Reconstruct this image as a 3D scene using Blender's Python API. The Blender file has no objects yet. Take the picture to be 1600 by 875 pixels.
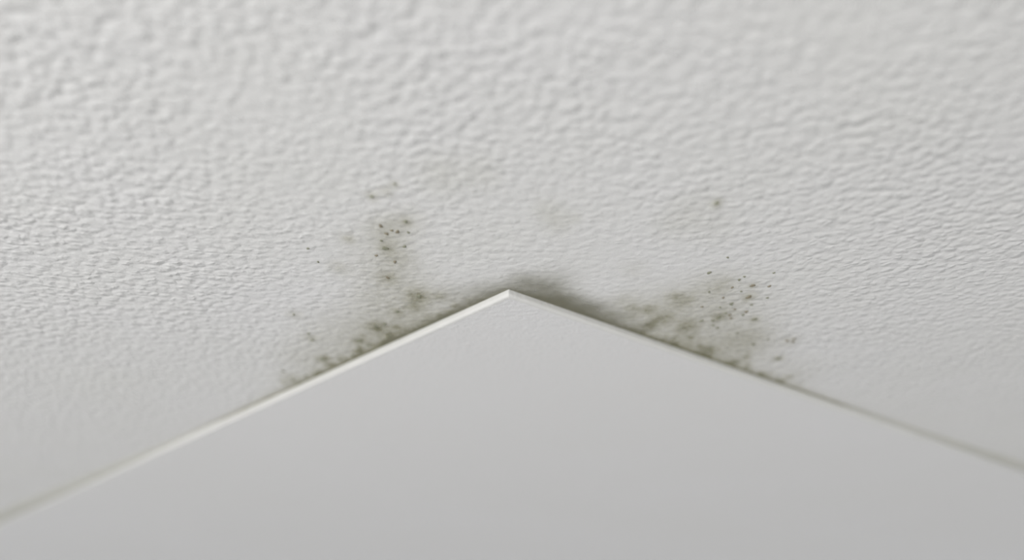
import bpy, bmesh, math, random
import numpy as np
from mathutils import Vector

scn = bpy.context.scene
C = scn.collection
rng = random.Random(11)

# ------------------------------------------------------------------ camera
W, H = 1600.0, 875.0
LENS, SENSOR = 35.0, 36.0
FPX = LENS / SENSOR * W
PITCH = math.radians(24.1)
CEIL = 2.40                                   # height of the ceiling
CAM = Vector((0.0, 0.0, CEIL - 0.24))
cd = bpy.data.cameras.new('camera')
cam = bpy.data.objects.new('camera', cd)
C.objects.link(cam)
cam.location = CAM
cam.rotation_euler = (math.pi / 2 + PITCH, 0, 0)
cd.lens, cd.sensor_width, cd.clip_start = LENS, SENSOR, 0.01
cd.dof.use_dof = True
cd.dof.focus_distance = 0.572
cd.dof.aperture_fstop = 2.6
scn.camera = cam

# ------------------------------------------------------------------ light
scn.view_settings.view_transform = 'Standard'
scn.view_settings.look = 'None'
scn.view_settings.gamma = 1
scn.view_settings.use_curve_mapping = False
scn.view_settings.exposure = 0.0

wd = bpy.data.worlds.new('daylight')
scn.world = wd
wd.use_nodes = True
bg = wd.node_tree.nodes['Background']
bg.inputs['Color'].default_value = (0.98, 0.99, 1.0, 1)
bg.inputs['Strength'].default_value = 0.66

def area(name, loc, target, sx, sy, power, col=(1, 1, 1)):
    ld = bpy.data.lights.new(name, 'AREA')
    ld.shape, ld.size, ld.size_y, ld.energy, ld.color = 'RECTANGLE', sx, sy, power, col
    o = bpy.data.objects.new(name, ld)
    C.objects.link(o)
    o.location = loc
    o.rotation_euler = (Vector(target) - Vector(loc)).to_track_quat('-Z', 'Y').to_euler()
    return o

area('window_light', (-0.80, -1.00, 1.86), (0, 0.5, 2.38), 0.5, 0.45, 23.5, (1.0, 0.985, 0.975))

# ------------------------------------------------------------------ helpers
def at(px, py):
    """the point of the ceiling seen at a place of the photograph"""
    a, b = (px - W / 2) / FPX, -(py - H / 2) / FPX
    d = Vector((a, math.cos(PITCH) - b * math.sin(PITCH), math.sin(PITCH) + b * math.cos(PITCH)))
    t = (CEIL - CAM.z) / d.z
    return CAM + d * t, t                     # point, depth along the axis

def mat(name):
    m = bpy.data.materials.new(name)
    m.use_nodes = True
    nt = m.node_tree
    return m, nt, nt.nodes['Principled BSDF']

def mesh_obj(name, verts, faces, m=None, parent=None, smooth=False):
    me = bpy.data.meshes.new(name)
    me.from_pydata([tuple(v) for v in verts], [], faces)
    me.validate()
    me.update()
    if smooth:
        for p in me.polygons:
            p.use_smooth = True
    o = bpy.data.objects.new(name, me)
    C.objects.link(o)
    if m:
        me.materials.append(m)
    if parent:
        o.parent = parent
    return o

def tag(o, label=None, cat=None, group=None, kind=None):
    for k, v in (('label', label), ('category', cat), ('group', group), ('kind', kind)):
        if v:
            o[k] = v
    return o

def math_node(nt, op, a, b=None, clamp=False):
    n = nt.nodes.new('ShaderNodeMath')
    n.operation = op
    n.use_clamp = clamp
    for i, v in enumerate((a, b)):
        if v is None:
            continue
        if isinstance(v, (int, float)):
            n.inputs[i].default_value = v
        else:
            nt.links.new(v, n.inputs[i])
    return n.outputs[0]

def noise(nt, vec, scale, detail=2.0, rough=0.5, dist=0.0):
    n = nt.nodes.new('ShaderNodeTexNoise')
    n.inputs['Scale'].default_value = scale
    n.inputs['Detail'].default_value = detail
    n.inputs['Roughness'].default_value = rough
    n.inputs['Distortion'].default_value = dist
    nt.links.new(vec, n.inputs['Vector'])
    return n.outputs['Fac']

def plaster_height(nt, fine=1.0):
    """pebbly rolled paint: rounded lumps of 5 to 9 mm with fine wrinkles on them"""
    geo = nt.nodes.new('ShaderNodeNewGeometry')
    mp = nt.nodes.new('ShaderNodeMapping')
    mp.inputs['Scale'].default_value = (1.22, 1.22, 1.0)
    mp.inputs['Rotation'].default_value = (0, 0, math.radians(14))
    nt.links.new(geo.outputs['Position'], mp.inputs['Vector'])
    vec = mp.outputs['Vector']
    # warp the coordinates so that the lumps are not a regular cell pattern
    wn = nt.nodes.new('ShaderNodeTexNoise')
    wn.inputs['Scale'].default_value = 90
    wn.inputs['Detail'].default_value = 2
    nt.links.new(vec, wn.inputs['Vector'])
    sc = nt.nodes.new('ShaderNodeVectorMath')
    sc.operation = 'SCALE'
    sc.inputs['Scale'].default_value = 0.0075
    nt.links.new(wn.outputs['Color'], sc.inputs[0])
    ad = nt.nodes.new('ShaderNodeVectorMath')
    nt.links.new(vec, ad.inputs[0])
    nt.links.new(sc.outputs[0], ad.inputs[1])
    vo = nt.nodes.new('ShaderNodeTexVoronoi')
    vo.feature = 'SMOOTH_F1'
    vo.inputs['Scale'].default_value = 150
    vo.inputs['Smoothness'].default_value = 0.7
    nt.links.new(ad.outputs[0], vo.inputs['Vector'])
    lump = math_node(nt, 'SUBTRACT', 0.7, vo.outputs['Distance'])
    big = noise(nt, ad.outputs[0], 150, 2, 0.5)
    small = noise(nt, vec, 420, 3, 0.55, 0.4)
    patch = noise(nt, vec, 11, 2, 0.5)
    amp = math_node(nt, 'ADD', math_node(nt, 'MULTIPLY', patch, 1.7), 0.15)
    # the paint has swollen smooth where the damp came through
    ds = nt.nodes.new('ShaderNodeVectorMath')
    ds.operation = 'DISTANCE'
    nt.links.new(geo.outputs['Position'], ds.inputs[0])
    ds.inputs[1].default_value = (0.02, 0.53, CEIL)
    mr = nt.nodes.new('ShaderNodeMapRange')
    mr.interpolation_type = 'SMOOTHSTEP'
    for k_, v_ in (('From Min', 0.04), ('From Max', 0.26), ('To Min', 0.5), ('To Max', 1.1)):
        mr.inputs[k_].default_value = v_
    nt.links.new(ds.outputs['Value'], mr.inputs['Value'])
    amp = math_node(nt, 'MULTIPLY', amp, mr.outputs['Result'])
    h = math_node(nt, 'ADD', math_node(nt, 'MULTIPLY', lump, 1.15), math_node(nt, 'MULTIPLY', big, 0.6))
    h = math_node(nt, 'MULTIPLY', h, amp)
    h = math_node(nt, 'ADD', h, math_node(nt, 'MULTIPLY', small, 0.13 * fine))
    return h, geo.outputs['Position']

def bump(nt, h, dist, strength=1.0):
    b = nt.nodes.new('ShaderNodeBump')
    b.inputs['Distance'].default_value = dist
    b.inputs['Strength'].default_value = strength
    nt.links.new(h, b.inputs['Height'])
    return b.outputs['Normal']

def ramp_mix(nt, fac, c0, c1):
    mx = nt.nodes.new('ShaderNodeMix')
    mx.data_type = 'RGBA'
    mx.inputs['A'].default_value = (*c0, 1)
    mx.inputs['B'].default_value = (*c1, 1)
    nt.links.new(fac, mx.inputs['Factor'])
    return mx.outputs['Result']

# ------------------------------------------------------------------ materials
BUMP = 0.00125
M_ceil, nt, p = mat('textured_white_paint')
h, pos = plaster_height(nt)
nt.links.new(bump(nt, h, BUMP), p.inputs['Normal'])
tone = noise(nt, pos, 9, 4, 0.6)
nt.links.new(ramp_mix(nt, tone, (0.77, 0.773, 0.753), (0.80, 0.80, 0.81)), p.inputs['Base Color'])
p.inputs['Roughness'].default_value = 0.55
p.inputs['Specular IOR Level'].default_value = 0.35

M_wall, nt, p = mat('smooth_grey_white_paint')
g = nt.nodes.new('ShaderNodeNewGeometry')
fine = noise(nt, g.outputs['Position'], 330, 3, 0.55)
nt.links.new(bump(nt, fine, 0.0009), p.inputs['Normal'])
tone = noise(nt, g.outputs['Position'], 5, 2, 0.5)
nt.links.new(ramp_mix(nt, tone, (0.80, 0.80, 0.797), (0.82, 0.822, 0.834)), p.inputs['Base Color'])
p.inputs['Roughness'].default_value = 0.6
p.inputs['Specular IOR Level'].default_value = 0.3

M_bead, nt, p = mat('white_bead_paint')
g = nt.nodes.new('ShaderNodeNewGeometry')
tone = noise(nt, g.outputs['Position'], 60, 3, 0.5)
nt.links.new(ramp_mix(nt, tone, (0.71, 0.71, 0.69), (0.77, 0.77, 0.755)), p.inputs['Base Color'])
nt.links.new(bump(nt, noise(nt, g.outputs['Position'], 200, 2), 0.0006), p.inputs['Normal'])
p.inputs['Roughness'].default_value = 0.45

M_seam, nt, p = mat('grey_seam')  # mottled grey of the strips beside the rim
g = nt.nodes.new('ShaderNodeNewGeometry')
tone = noise(nt, g.outputs['Position'], 45, 3, 0.6)
nt.links.new(ramp_mix(nt, tone, (0.58, 0.58, 0.53), (0.69, 0.69, 0.645)), p.inputs['Base Color'])
p.inputs['Roughness'].default_value = 0.7

M_floor, nt, p = mat('pale_floor')
g = nt.nodes.new('ShaderNodeNewGeometry')
tone = noise(nt, g.outputs['Position'], 6, 3, 0.5)
nt.links.new(ramp_mix(nt, tone, (0.55, 0.53, 0.50), (0.62, 0.60, 0.57)), p.inputs['Base Color'])

def film_material(name, c_thin, c_dense, grain, contrast):
    """a thin growth of mould: see-through where it is thin"""
    m, nt, p = mat(name)
    at_ = nt.nodes.new('ShaderNodeAttribute')
    at_.attribute_name = 'growth'
    d = at_.outputs['Fac']
    h, pos = plaster_height(nt, 0.6)
    nt.links.new(bump(nt, h, BUMP * 0.6), p.inputs['Normal'])
    n1 = noise(nt, pos, grain, 4, 0.6, 0.3)
    mod = math_node(nt, 'ADD', math_node(nt, 'MULTIPLY', math_node(nt, 'SUBTRACT', n1, 0.5), contrast), 1.0)
    a = math_node(nt, 'MULTIPLY', d, mod, clamp=True)
    a = math_node(nt, 'MINIMUM', a, 0.92)
    nt.links.new(ramp_mix(nt, math_node(nt, 'POWER', a, 1.7), c_thin, c_dense), p.inputs['Base Color'])
    nt.links.new(a, p.inputs['Alpha'])
    p.inputs['Roughness'].default_value = 0.9
    p.inputs['Specular IOR Level'].default_value = 0.1
    return m

M_olive = film_material('olive_mould', (0.44, 0.42, 0.27), (0.17, 0.17, 0.11), 230, 1.6)
M_grey = film_material('grey_mould_shade', (0.38, 0.375, 0.30), (0.20, 0.195, 0.145), 120, 0.7)  # mould colour that also carries the contact shade at the tip
M_faint = film_material('faint_stain', (0.56, 0.55, 0.42), (0.40, 0.39, 0.29), 90, 0.8)

def speck_mat(name, c0, c1):
    m, nt, p = mat(name)
    g = nt.nodes.new('ShaderNodeNewGeometry')
    nt.links.new(ramp_mix(nt, noise(nt, g.outputs['Position'], 900, 2), c0, c1), p.inputs['Base Color'])
    p.inputs['Roughness'].default_value = 0.95
    p.inputs['Specular IOR Level'].default_value = 0.1
    return m
M_speck_g = speck_mat('grey_green_speck', (0.22, 0.225, 0.17), (0.33, 0.34, 0.26))
M_speck_b = speck_mat('brown_speck', (0.23, 0.20, 0.15), (0.33, 0.30, 0.23))

# ------------------------------------------------------------------ the setting
APEX = at(795, 451.5)[0]
PL = at(0, 814)[0]
PR = at(1600, 732)[0]
dL = (PL - APEX).normalized()                # along the two faces, away from the corner
dR = (PR - APEX).normalized()
print('corner angle', math.degrees(dL.angle(dR)), 'apex', APEX)
nL = Vector((dL.y, -dL.x, 0));  nL = nL if nL.y < 0 else -nL
nR = Vector((dR.y, -dR.x, 0));  nR = nR if nR.y < 0 else -nR
MITRE = (nL + nR) / (1 + nL.dot(nR))         # offset of the corner for a unit offset of both faces
LEN = 2.2

def ceiling_slab():
    x0, x1, y0, y1 = -2.6, 2.6, -2.4, 2.6
    v = [(x, y, z) for z in (CEIL, CEIL + 0.1) for x, y in ((x0, y0), (x1, y0), (x1, y1), (x0, y1))]
    f = [(3, 2, 1, 0), (4, 5, 6, 7), (0, 1, 5, 4), (1, 2, 6, 5), (2, 3, 7, 6), (3, 0, 4, 7)]
    o = mesh_obj('ceiling', v, f, M_ceil)
    tag(o, 'white ceiling with a pebbly painted texture and mould at the corner', 'ceiling', kind='structure')
ceiling_slab()
vf = [(-2.6, -2.4, -0.05), (2.6, -2.4, -0.05), (2.6, 2.6, -0.05), (-2.6, 2.6, -0.05),
      (-2.6, -2.4, 0), (2.6, -2.4, 0), (2.6, 2.6, 0), (-2.6, 2.6, 0)]
fl = mesh_obj('floor', vf, [(3, 2, 1, 0), (4, 5, 6, 7), (0, 1, 5, 4), (1, 2, 6, 5), (2, 3, 7, 6), (3, 0, 4, 7)], M_floor)
tag(fl, 'pale floor far below the ceiling corner', 'floor', kind='structure')

# the smooth panel: a thin board on the ceiling whose square corner points at the camera
DROP, SAG = 0.0044, 0.0022                   # its thickness at the corner, and how it grows with distance
panel = bpy.data.objects.new('ceiling_panel', None)
C.objects.link(panel)
panel.location = APEX
panel.empty_display_size = 0.02
tag(panel, 'smooth pale grey board on the textured ceiling with its white edged corner pointing forward', 'panel')

def along(d, n, s, out):
    """a point beside one edge of the board, mitred at its corner"""
    m = MITRE * out
    return m if s <= m.dot(d) + 1e-9 else n * out + d * s

def sweep(name, m, d, n, rows, parent, steps, power=1.6):
    """a closed section carried along one edge; rows(s) gives its (out, down) points at distance s"""
    v, f = [], []
    for i in range(steps + 1):
        s = LEN * (i / steps) ** power
        sec = rows(s)
        K = len(sec)
        for o_, dn in sec:
            q = along(d, n, s, o_)
            v.append(Vector((q.x, q.y, -dn)))
    for i in range(steps):
        for j in range(K):
            a, b = i * K + j, i * K + (j + 1) % K
            f.append((a, b, b + K, a + K))
    f.append(tuple(range(K)))
    f.append(tuple(steps * K + j for j in range(K - 1, -1, -1)))
    o = mesh_obj(name, v, f, m, parent)
    bm = bmesh.new(); bm.from_mesh(o.data)
    bmesh.ops.recalc_face_normals(bm, faces=bm.faces); bm.to_mesh(o.data); bm.free()
    return o

def rim_rows(s):
    t = DROP + SAG * s
    w = 0.0030
    return [(-w, 0), (0, 0), (0, t * 0.62), (-0.0002, t * 0.80), (-0.0007, t * 0.93), (-0.0014, t), (-w, t + 0.0001)]
for d, n in ((dL, nL), (dR, nR)):
    r = sweep('rim', M_bead, d, n, rim_rows, panel, 40)
    tag(r, 'white painted rim')

def board():
    n_, e = 34, 0.0029
    v, f = [], []
    c0 = MITRE * -e
    for top in (0, 1):
        for i in range(n_ + 1):
            for j in range(n_ + 1):
                a, b = LEN * (i / n_) ** 1.8, LEN * (j / n_) ** 1.8
                q = c0 + dL * a + dR * b
                v.append((q.x, q.y, 0 if top else -(DROP + SAG * max(a, b))))
    N = n_ + 1
    T = N * N
    for i in range(n_):
        for j in range(n_):
            a = i * N + j
            f.append((a, a + 1, a + N + 1, a + N))
            f.append((T + a, T + a + N, T + a + N + 1, T + a + 1))
    ring = [i * N for i in range(N)] + [n_ * N + j for j in range(1, N)] + [i * N + n_ for i in range(n_ - 1, -1, -1)] + [j for j in range(n_ - 1, 0, -1)]
    for k in range(len(ring)):
        a, b = ring[k], ring[(k + 1) % len(ring)]
        f.append((a, b, T + b, T + a))
    o = mesh_obj('board', v, f, M_wall, panel)
    bm = bmesh.new(); bm.from_mesh(o.data)
    bmesh.ops.recalc_face_normals(bm, faces=bm.faces); bm.to_mesh(o.data); bm.free()
board()

def seam(d, n, s0, full, side):
    """a flattened grey strip on the ceiling along the rim; it widens away from the corner"""
    rr = random.Random(side)
    root_s = s0
    v, f = [], []
    steps, K = 70, 6
    for i in range(steps + 1):
        s = root_s + (LEN - root_s) * (i / steps) ** 1.5
        k = min(1.0, (s - root_s) / 0.55) * (1 + rr.uniform(-.08, .08)) + 0.01
        w, hgt = full * k, 0.0022 * min(1, k * 1.6)
        for u, dn in ((0, 0), (w, 0), (w * .93, hgt * .35), (w * .65, hgt * .8), (w * .3, hgt), (0, hgt)):
            q = APEX + d * s + n * (u + 0.00005)
            v.append((q.x, q.y, CEIL - dn - 0.00002))
    for i in range(steps):
        for j in range(K):
            a, b = i * K + j, i * K + (j + 1) % K
            f.append((a, b, b + K, a + K))
    f.append(tuple(range(K)))
    f.append(tuple(steps * K + j for j in range(K - 1, -1, -1)))
    o = mesh_obj('seam_strip', v, f, M_seam)
    bm = bmesh.new(); bm.from_mesh(o.data)
    bmesh.ops.recalc_face_normals(bm, faces=bm.faces); bm.to_mesh(o.data); bm.free()
    for p_ in o.data.polygons:
        p_.use_smooth = len(p_.vertices) == 4
    tag(o, 'grey line on the ceiling along the %s edge of the smooth board' % side, 'seam')
seam(dL, nL, 0.36, 0.020, 'left')
seam(dR, nR, 0.34, 0.020, 'right')

# ------------------------------------------------------------------ mould
def patch(label, film_mat, blobs, edge=None, specks=(), lift=0.00015, grid=0.0009, name='mould_patch', cat='mould', cut=0.018):
    """blobs: (px, py, radius px, weight, stretch in depth). edge: list of (direction, normal, s0, s1, width, weight)"""
    G = []
    for b in blobs:
        P, t = at(b[0], b[1])
        r = b[2] * t / FPX
        G.append((P.x, P.y, r * (b[5] if len(b) > 5 else 1.0), r * b[4], b[3]))
    xs = [g[0] - 3 * g[2] for g in G] + [g[0] + 3 * g[2] for g in G]
    ys = [g[1] - 3 * g[3] for g in G] + [g[1] + 3 * g[3] for g in G]
    for e in edge or ():
        for s in (e[2], e[3]):
            q = APEX + e[0] * s
            xs += [q.x - 0.02, q.x + 0.02]; ys += [q.y - 0.03, q.y + 0.01]
    x = np.arange(min(xs), max(xs), grid)
    y = np.arange(min(ys), max(ys), grid * 1.5)
    X, Y = np.meshgrid(x, y)
    D = np.zeros_like(X)
    for gx, gy, rx, ry, w in G:
        D += w * np.exp(-((X - gx) / rx) ** 2 - ((Y - gy) / ry) ** 2)
    for (d, n, s0, s1, wd_, wt) in edge or ():
        S = (X - APEX.x) * d.x + (Y - APEX.y) * d.y
        O = (X - APEX.x) * n.x + (Y - APEX.y) * n.y
        ramp = np.clip((S - s0) / 0.03, 0, 1) * np.clip((s1 - S) / (0.45 * (s1 - s0)), 0, 1)
        D += wt * ramp * np.exp(-np.maximum(O, 0) / wd_)
    # nothing behind the wall faces
    OL = (X - APEX.x) * nL.x + (Y - APEX.y) * nL.y
    OR = (X - APEX.x) * nR.x + (Y - APEX.y) * nR.y
    outside = (OL > -0.0018) | (OR > -0.0018)
    D = np.where(outside, D, 0)
    D = np.where(D > cut, D - cut, 0)
    keep = D > 0
    ny, nx = X.shape
    fm = keep[:-1, :-1] | keep[1:, :-1] | keep[:-1, 1:] | keep[1:, 1:]
    fm &= outside[:-1, :-1] & outside[1:, :-1] & outside[:-1, 1:] & outside[1:, 1:]
    idx = -np.ones(X.shape, int)
    used = np.zeros(X.shape, bool)
    used[:-1, :-1] |= fm; used[1:, :-1] |= fm; used[:-1, 1:] |= fm; used[1:, 1:] |= fm
    idx[used] = np.arange(used.sum())
    Z = np.full(used.sum(), CEIL - lift)
    V = np.stack([X[used], Y[used], Z], 1)
    ii, jj = np.nonzero(fm)
    F = np.stack([idx[ii, jj], idx[ii + 1, jj], idx[ii + 1, jj + 1], idx[ii, jj + 1]], 1)   # faces look down
    P0 = at(blobs[0][0], blobs[0][1])[0]
    root = bpy.data.objects.new(name, None)
    C.objects.link(root)
    root.empty_display_size = 0.01
    root.location = P0
    tag(root, label, cat)
    o = mesh_obj('stain_film', V - np.array(P0), F.tolist(), film_mat, root)
    att = o.data.attributes.new('growth', 'FLOAT', 'POINT')
    att.data.foreach_set('value', D[used].astype(np.float32))
    for s in specks:
        P, t = at(s[0], s[1])
        r = s[2] * t / FPX * 0.95
        m = M_speck_b if (len(s) > 3 and s[3]) else M_speck_g
        speck(P - P0, r, m, root)
    return root

def speck(c, r, m, parent):
    """a little irregular cushion of mould hanging on the ceiling"""
    n = 14
    ph = [rng.uniform(0, 6.28) for _ in range(3)]
    def rad(a):
        return r * (1 + 0.22 * math.sin(2 * a + ph[0]) + 0.16 * math.sin(3 * a + ph[1]) + 0.1 * math.sin(5 * a + ph[2]))
    v, f = [], []
    for q, dz in ((1.0, 0.0), (0.85, 0.00022), (0.5, 0.00045)):
        for k in range(n):
            a = 2 * math.pi * k / n
            v.append((c.x + q * rad(a) * math.cos(a), c.y + q * rad(a) * math.sin(a) * 1.55, c.z - 0.0001 - dz))
    v.append((c.x, c.y, c.z - 0.0001 - 0.0005))
    for i in range(2):
        for k in range(n):
            f.append((i * n + k, i * n + n + k, i * n + n + (k + 1) % n, i * n + (k + 1) % n))
    for k in range(n):
        f.append((2 * n + k, 3 * n, 2 * n + (k + 1) % n))
    f.append(tuple(range(n)))
    mesh_obj('mould_speck', v, f, m, parent, smooth=True)

left_specks = [(581, 307, 3), (617, 287, 2.4), (634, 346, 3), (595, 353, 3.4, 1), (604, 365, 3, 1),
    (612, 360, 2.4, 1), (621, 362, 3.6, 1), (596, 376, 2.2), (602, 388, 4.6), (617, 409, 3, 1), (588, 399, 2.4, 1), (632, 385, 3),
    (638, 363, 2.4), (481, 388, 2.2), (497, 409, 1.8), (606, 434, 3, 1), (562, 532, 4.2), (504, 561, 4.5), (488, 531, 3),
    (482, 521, 2.6), (587, 510, 4), (601, 506, 3.2), (621, 487, 3), (551, 555, 3.2), (443, 580, 3), (457, 594, 3.5), (478, 587, 3.2),
    (530, 561, 2.6), (575, 540, 2.6), (610, 524, 2.8), (655, 463, 4.2), (459, 491, 2)]
left_blobs = [(600, 420, 62, .13, 2.0), (645, 470, 55, .14, 1.7), (560, 530, 78, .17, 1.6), (480, 560, 55, .10, 1.3), (600, 510, 50, .10, 1.5),
    (654, 464, 17, .42, 1.8), (688, 463, 12, .25, 1.6), (604, 360, 30, .20, 1.7), (604, 387, 12, .22, 1.6), (587, 511, 14, .32, 1.4),
    (562, 533, 11, .35, 1.4), (504, 562, 10, .35, 1.3), (486, 528, 12, .18, 1.4), (544, 373, 11, .22, 1.6), (527, 418, 16, .14, 1.5),
    (606, 434, 16, .25, 1.6), (621, 488, 12, .25, 1.5), (647, 480, 12, .3, 1.5), (581, 306, 10, .22, 1.7), (603, 299, 11, .18, 1.7),
    (617, 288, 8, .18, 1.7), (634, 346, 9, .24, 1.7), (620, 520, 40, .16, 1.3), (459, 491, 12, .14, 1.4), (455, 590, 16, .22, 1.2),
    (640, 345, 28, .10, 1.8), (580, 470, 36, .07, 1.6), (670, 500, 30, .14, 1.3), (620, 400, 26, .16, 1.8)]
for k in range(46):                           # a denser crust of small dots near the joint
    s = rng.uniform(0.02, 0.25); off = abs(rng.gauss(0, 0.010)) + 0.001
    q = APEX + dL * s + nL * off
    # back to the photograph's frame, so that one list carries all spots
    rel = q - CAM
    z_ = rel.y * math.cos(PITCH) + rel.z * math.sin(PITCH)
    up = -rel.y * math.sin(PITCH) + rel.z * math.cos(PITCH)
    left_blobs.append((W / 2 + rel.x / z_ * FPX, H / 2 - up / z_ * FPX, rng.uniform(3, 7), rng.uniform(.10, .34), 1.5))
patch('olive speckled mould patch on the ceiling left of the corner tip', M_olive, left_blobs,
      edge=[(dL, nL, 0.015, 0.60, 0.0026, .85), (dL, nL, 0.0, 0.34, 0.012, .22)], specks=left_specks, lift=0.00012)

right_specks = [(1108, 426, 3.2), (1137, 402, 2), (1163, 432, 2), (1176, 446, 3.6, 1), (1170, 464, 4.2, 1), (1155, 437, 2.4),
    (1144, 449, 2.2, 1), (1202, 447, 2.6, 1), (1199, 465, 2.2), (1143, 475, 3.4), (1108, 456, 2.2), (1130, 465, 2.2, 1), (1123, 496, 3.6),
    (1096, 501, 3), (1140, 492, 2.6, 1), (1134, 489, 2.2), (1166, 487, 3, 1), (1179, 499, 3.6), (1161, 492, 2.4), (1114, 501, 2.6),
    (1114, 508, 2.2), (1121, 512, 2.4), (1097, 479, 2.2, 1), (1174, 476, 2), (1177, 538, 3.4), (1230, 532, 2.6, 1), (1239, 534, 2.6, 1),
    (1241, 529, 2.2, 1), (1216, 560, 3.4), (1209, 426, 1.8), (1142, 497, 2.2, 1), (1148, 566, 4), (1106, 546, 3.6), (1192, 585, 3),
    (1148, 483, 1.8, 1), (1125, 480, 1.8), (1158, 455, 1.8), (1152, 520, 2.2), (1200, 530, 2)]
right_blobs = [(1110, 500, 90, .15, 1.7), (1150, 545, 62, .20, 1.3, 1.1), (1030, 490, 55, .17, 1.6), (1074, 510, 18, .34, 1.7),
    (1036, 498, 16, .30, 1.5), (1012, 484, 13, .34, 1.5), (1066, 470, 18, .24, 1.7), (1052, 462, 11, .20, 1.6), (988, 482, 12, .22, 1.5),
    (1014, 509, 13, .32, 1.4), (1106, 546, 13, .36, 1.3), (1148, 566, 13, .34, 1.2), (1170, 525, 34, .14, 1.4), (1130, 490, 26, .14, 1.7),
    (1170, 464, 10, .3, 1.7), (1176, 446, 8, .22, 1.7), (1123, 496, 9, .3, 1.6), (1179, 499, 9, .25, 1.6), (1110, 450, 36, .10, 1.7),
    (1060, 535, 40, .16, 1.2), (975, 470, 22, .14, 1.6), (1216, 560, 9, .3, 1.4), (1235, 532, 14, .12, 1.5), (1240, 580, 60, .06, 1.2),
    (990, 420, 26, .07, 1.7), (1130, 446, 22, .12, 1.7), (1190, 588, 18, .2, 1.1)]
for k in range(44):
    s = rng.uniform(0.06, 0.29); off = abs(rng.gauss(0, 0.010)) + 0.001
    q = APEX + dR * s + nR * off
    rel = q - CAM
    z_ = rel.y * math.cos(PITCH) + rel.z * math.sin(PITCH)
    up = -rel.y * math.sin(PITCH) + rel.z * math.cos(PITCH)
    right_blobs.append((W / 2 + rel.x / z_ * FPX, H / 2 - up / z_ * FPX, rng.uniform(3, 7), rng.uniform(.08, .30), 1.5))
patch('olive speckled mould patch on the ceiling right of the corner tip', M_olive, right_blobs,
      edge=[(dR, nR, 0.05, 0.62, 0.0026, .82), (dR, nR, 0.03, 0.34, 0.014, .18)], specks=right_specks, lift=0.00020)

patch('dark grey smear of mould and painted contact shade hugging the bead at the corner tip', M_grey,  # dark film by the rim: mould, with the rim's contact shade coloured in
      [(880, 470, 32, .62, 1.1), (850, 452, 34, .45, 1.3), (815, 440, 28, .34, 1.3), (920, 482, 34, .55, 1.0), (960, 497, 30, .40, 1.0),
       (765, 452, 30, .26, 1.2), (720, 462, 38, .20, 1.2), (1000, 512, 24, .25, 1.0), (870, 435, 40, .12, 1.4)],
      edge=[(dR, nR, -0.012, 0.13, 0.005, .75), (dL, nL, -0.01, 0.10, 0.004, .5)], lift=0.00028, name='mould_shade_smear')

patch('faint yellowish stain on the ceiling above the corner tip', M_faint,
      [(872, 345, 26, .13, 2.0), (850, 325, 20, .09, 2.0), (900, 340, 10, .08, 2.0), (760, 270, 36, .075, 2.0), (690, 275, 42, .10, 2.0)],
      lift=0.00034, name='water_stain', cat='stain')
patch('lone grey spot and pale blotch on the ceiling above the right mould patch', M_faint,
      [(1120, 317, 8, .38, 1.8), (1085, 325, 50, .075, 1.6), (1045, 355, 36, .06, 1.8), (1120, 360, 36, .06, 1.8)],
      specks=[(1120, 317, 3.0)], lift=0.00040, name='water_stain', cat='stain')
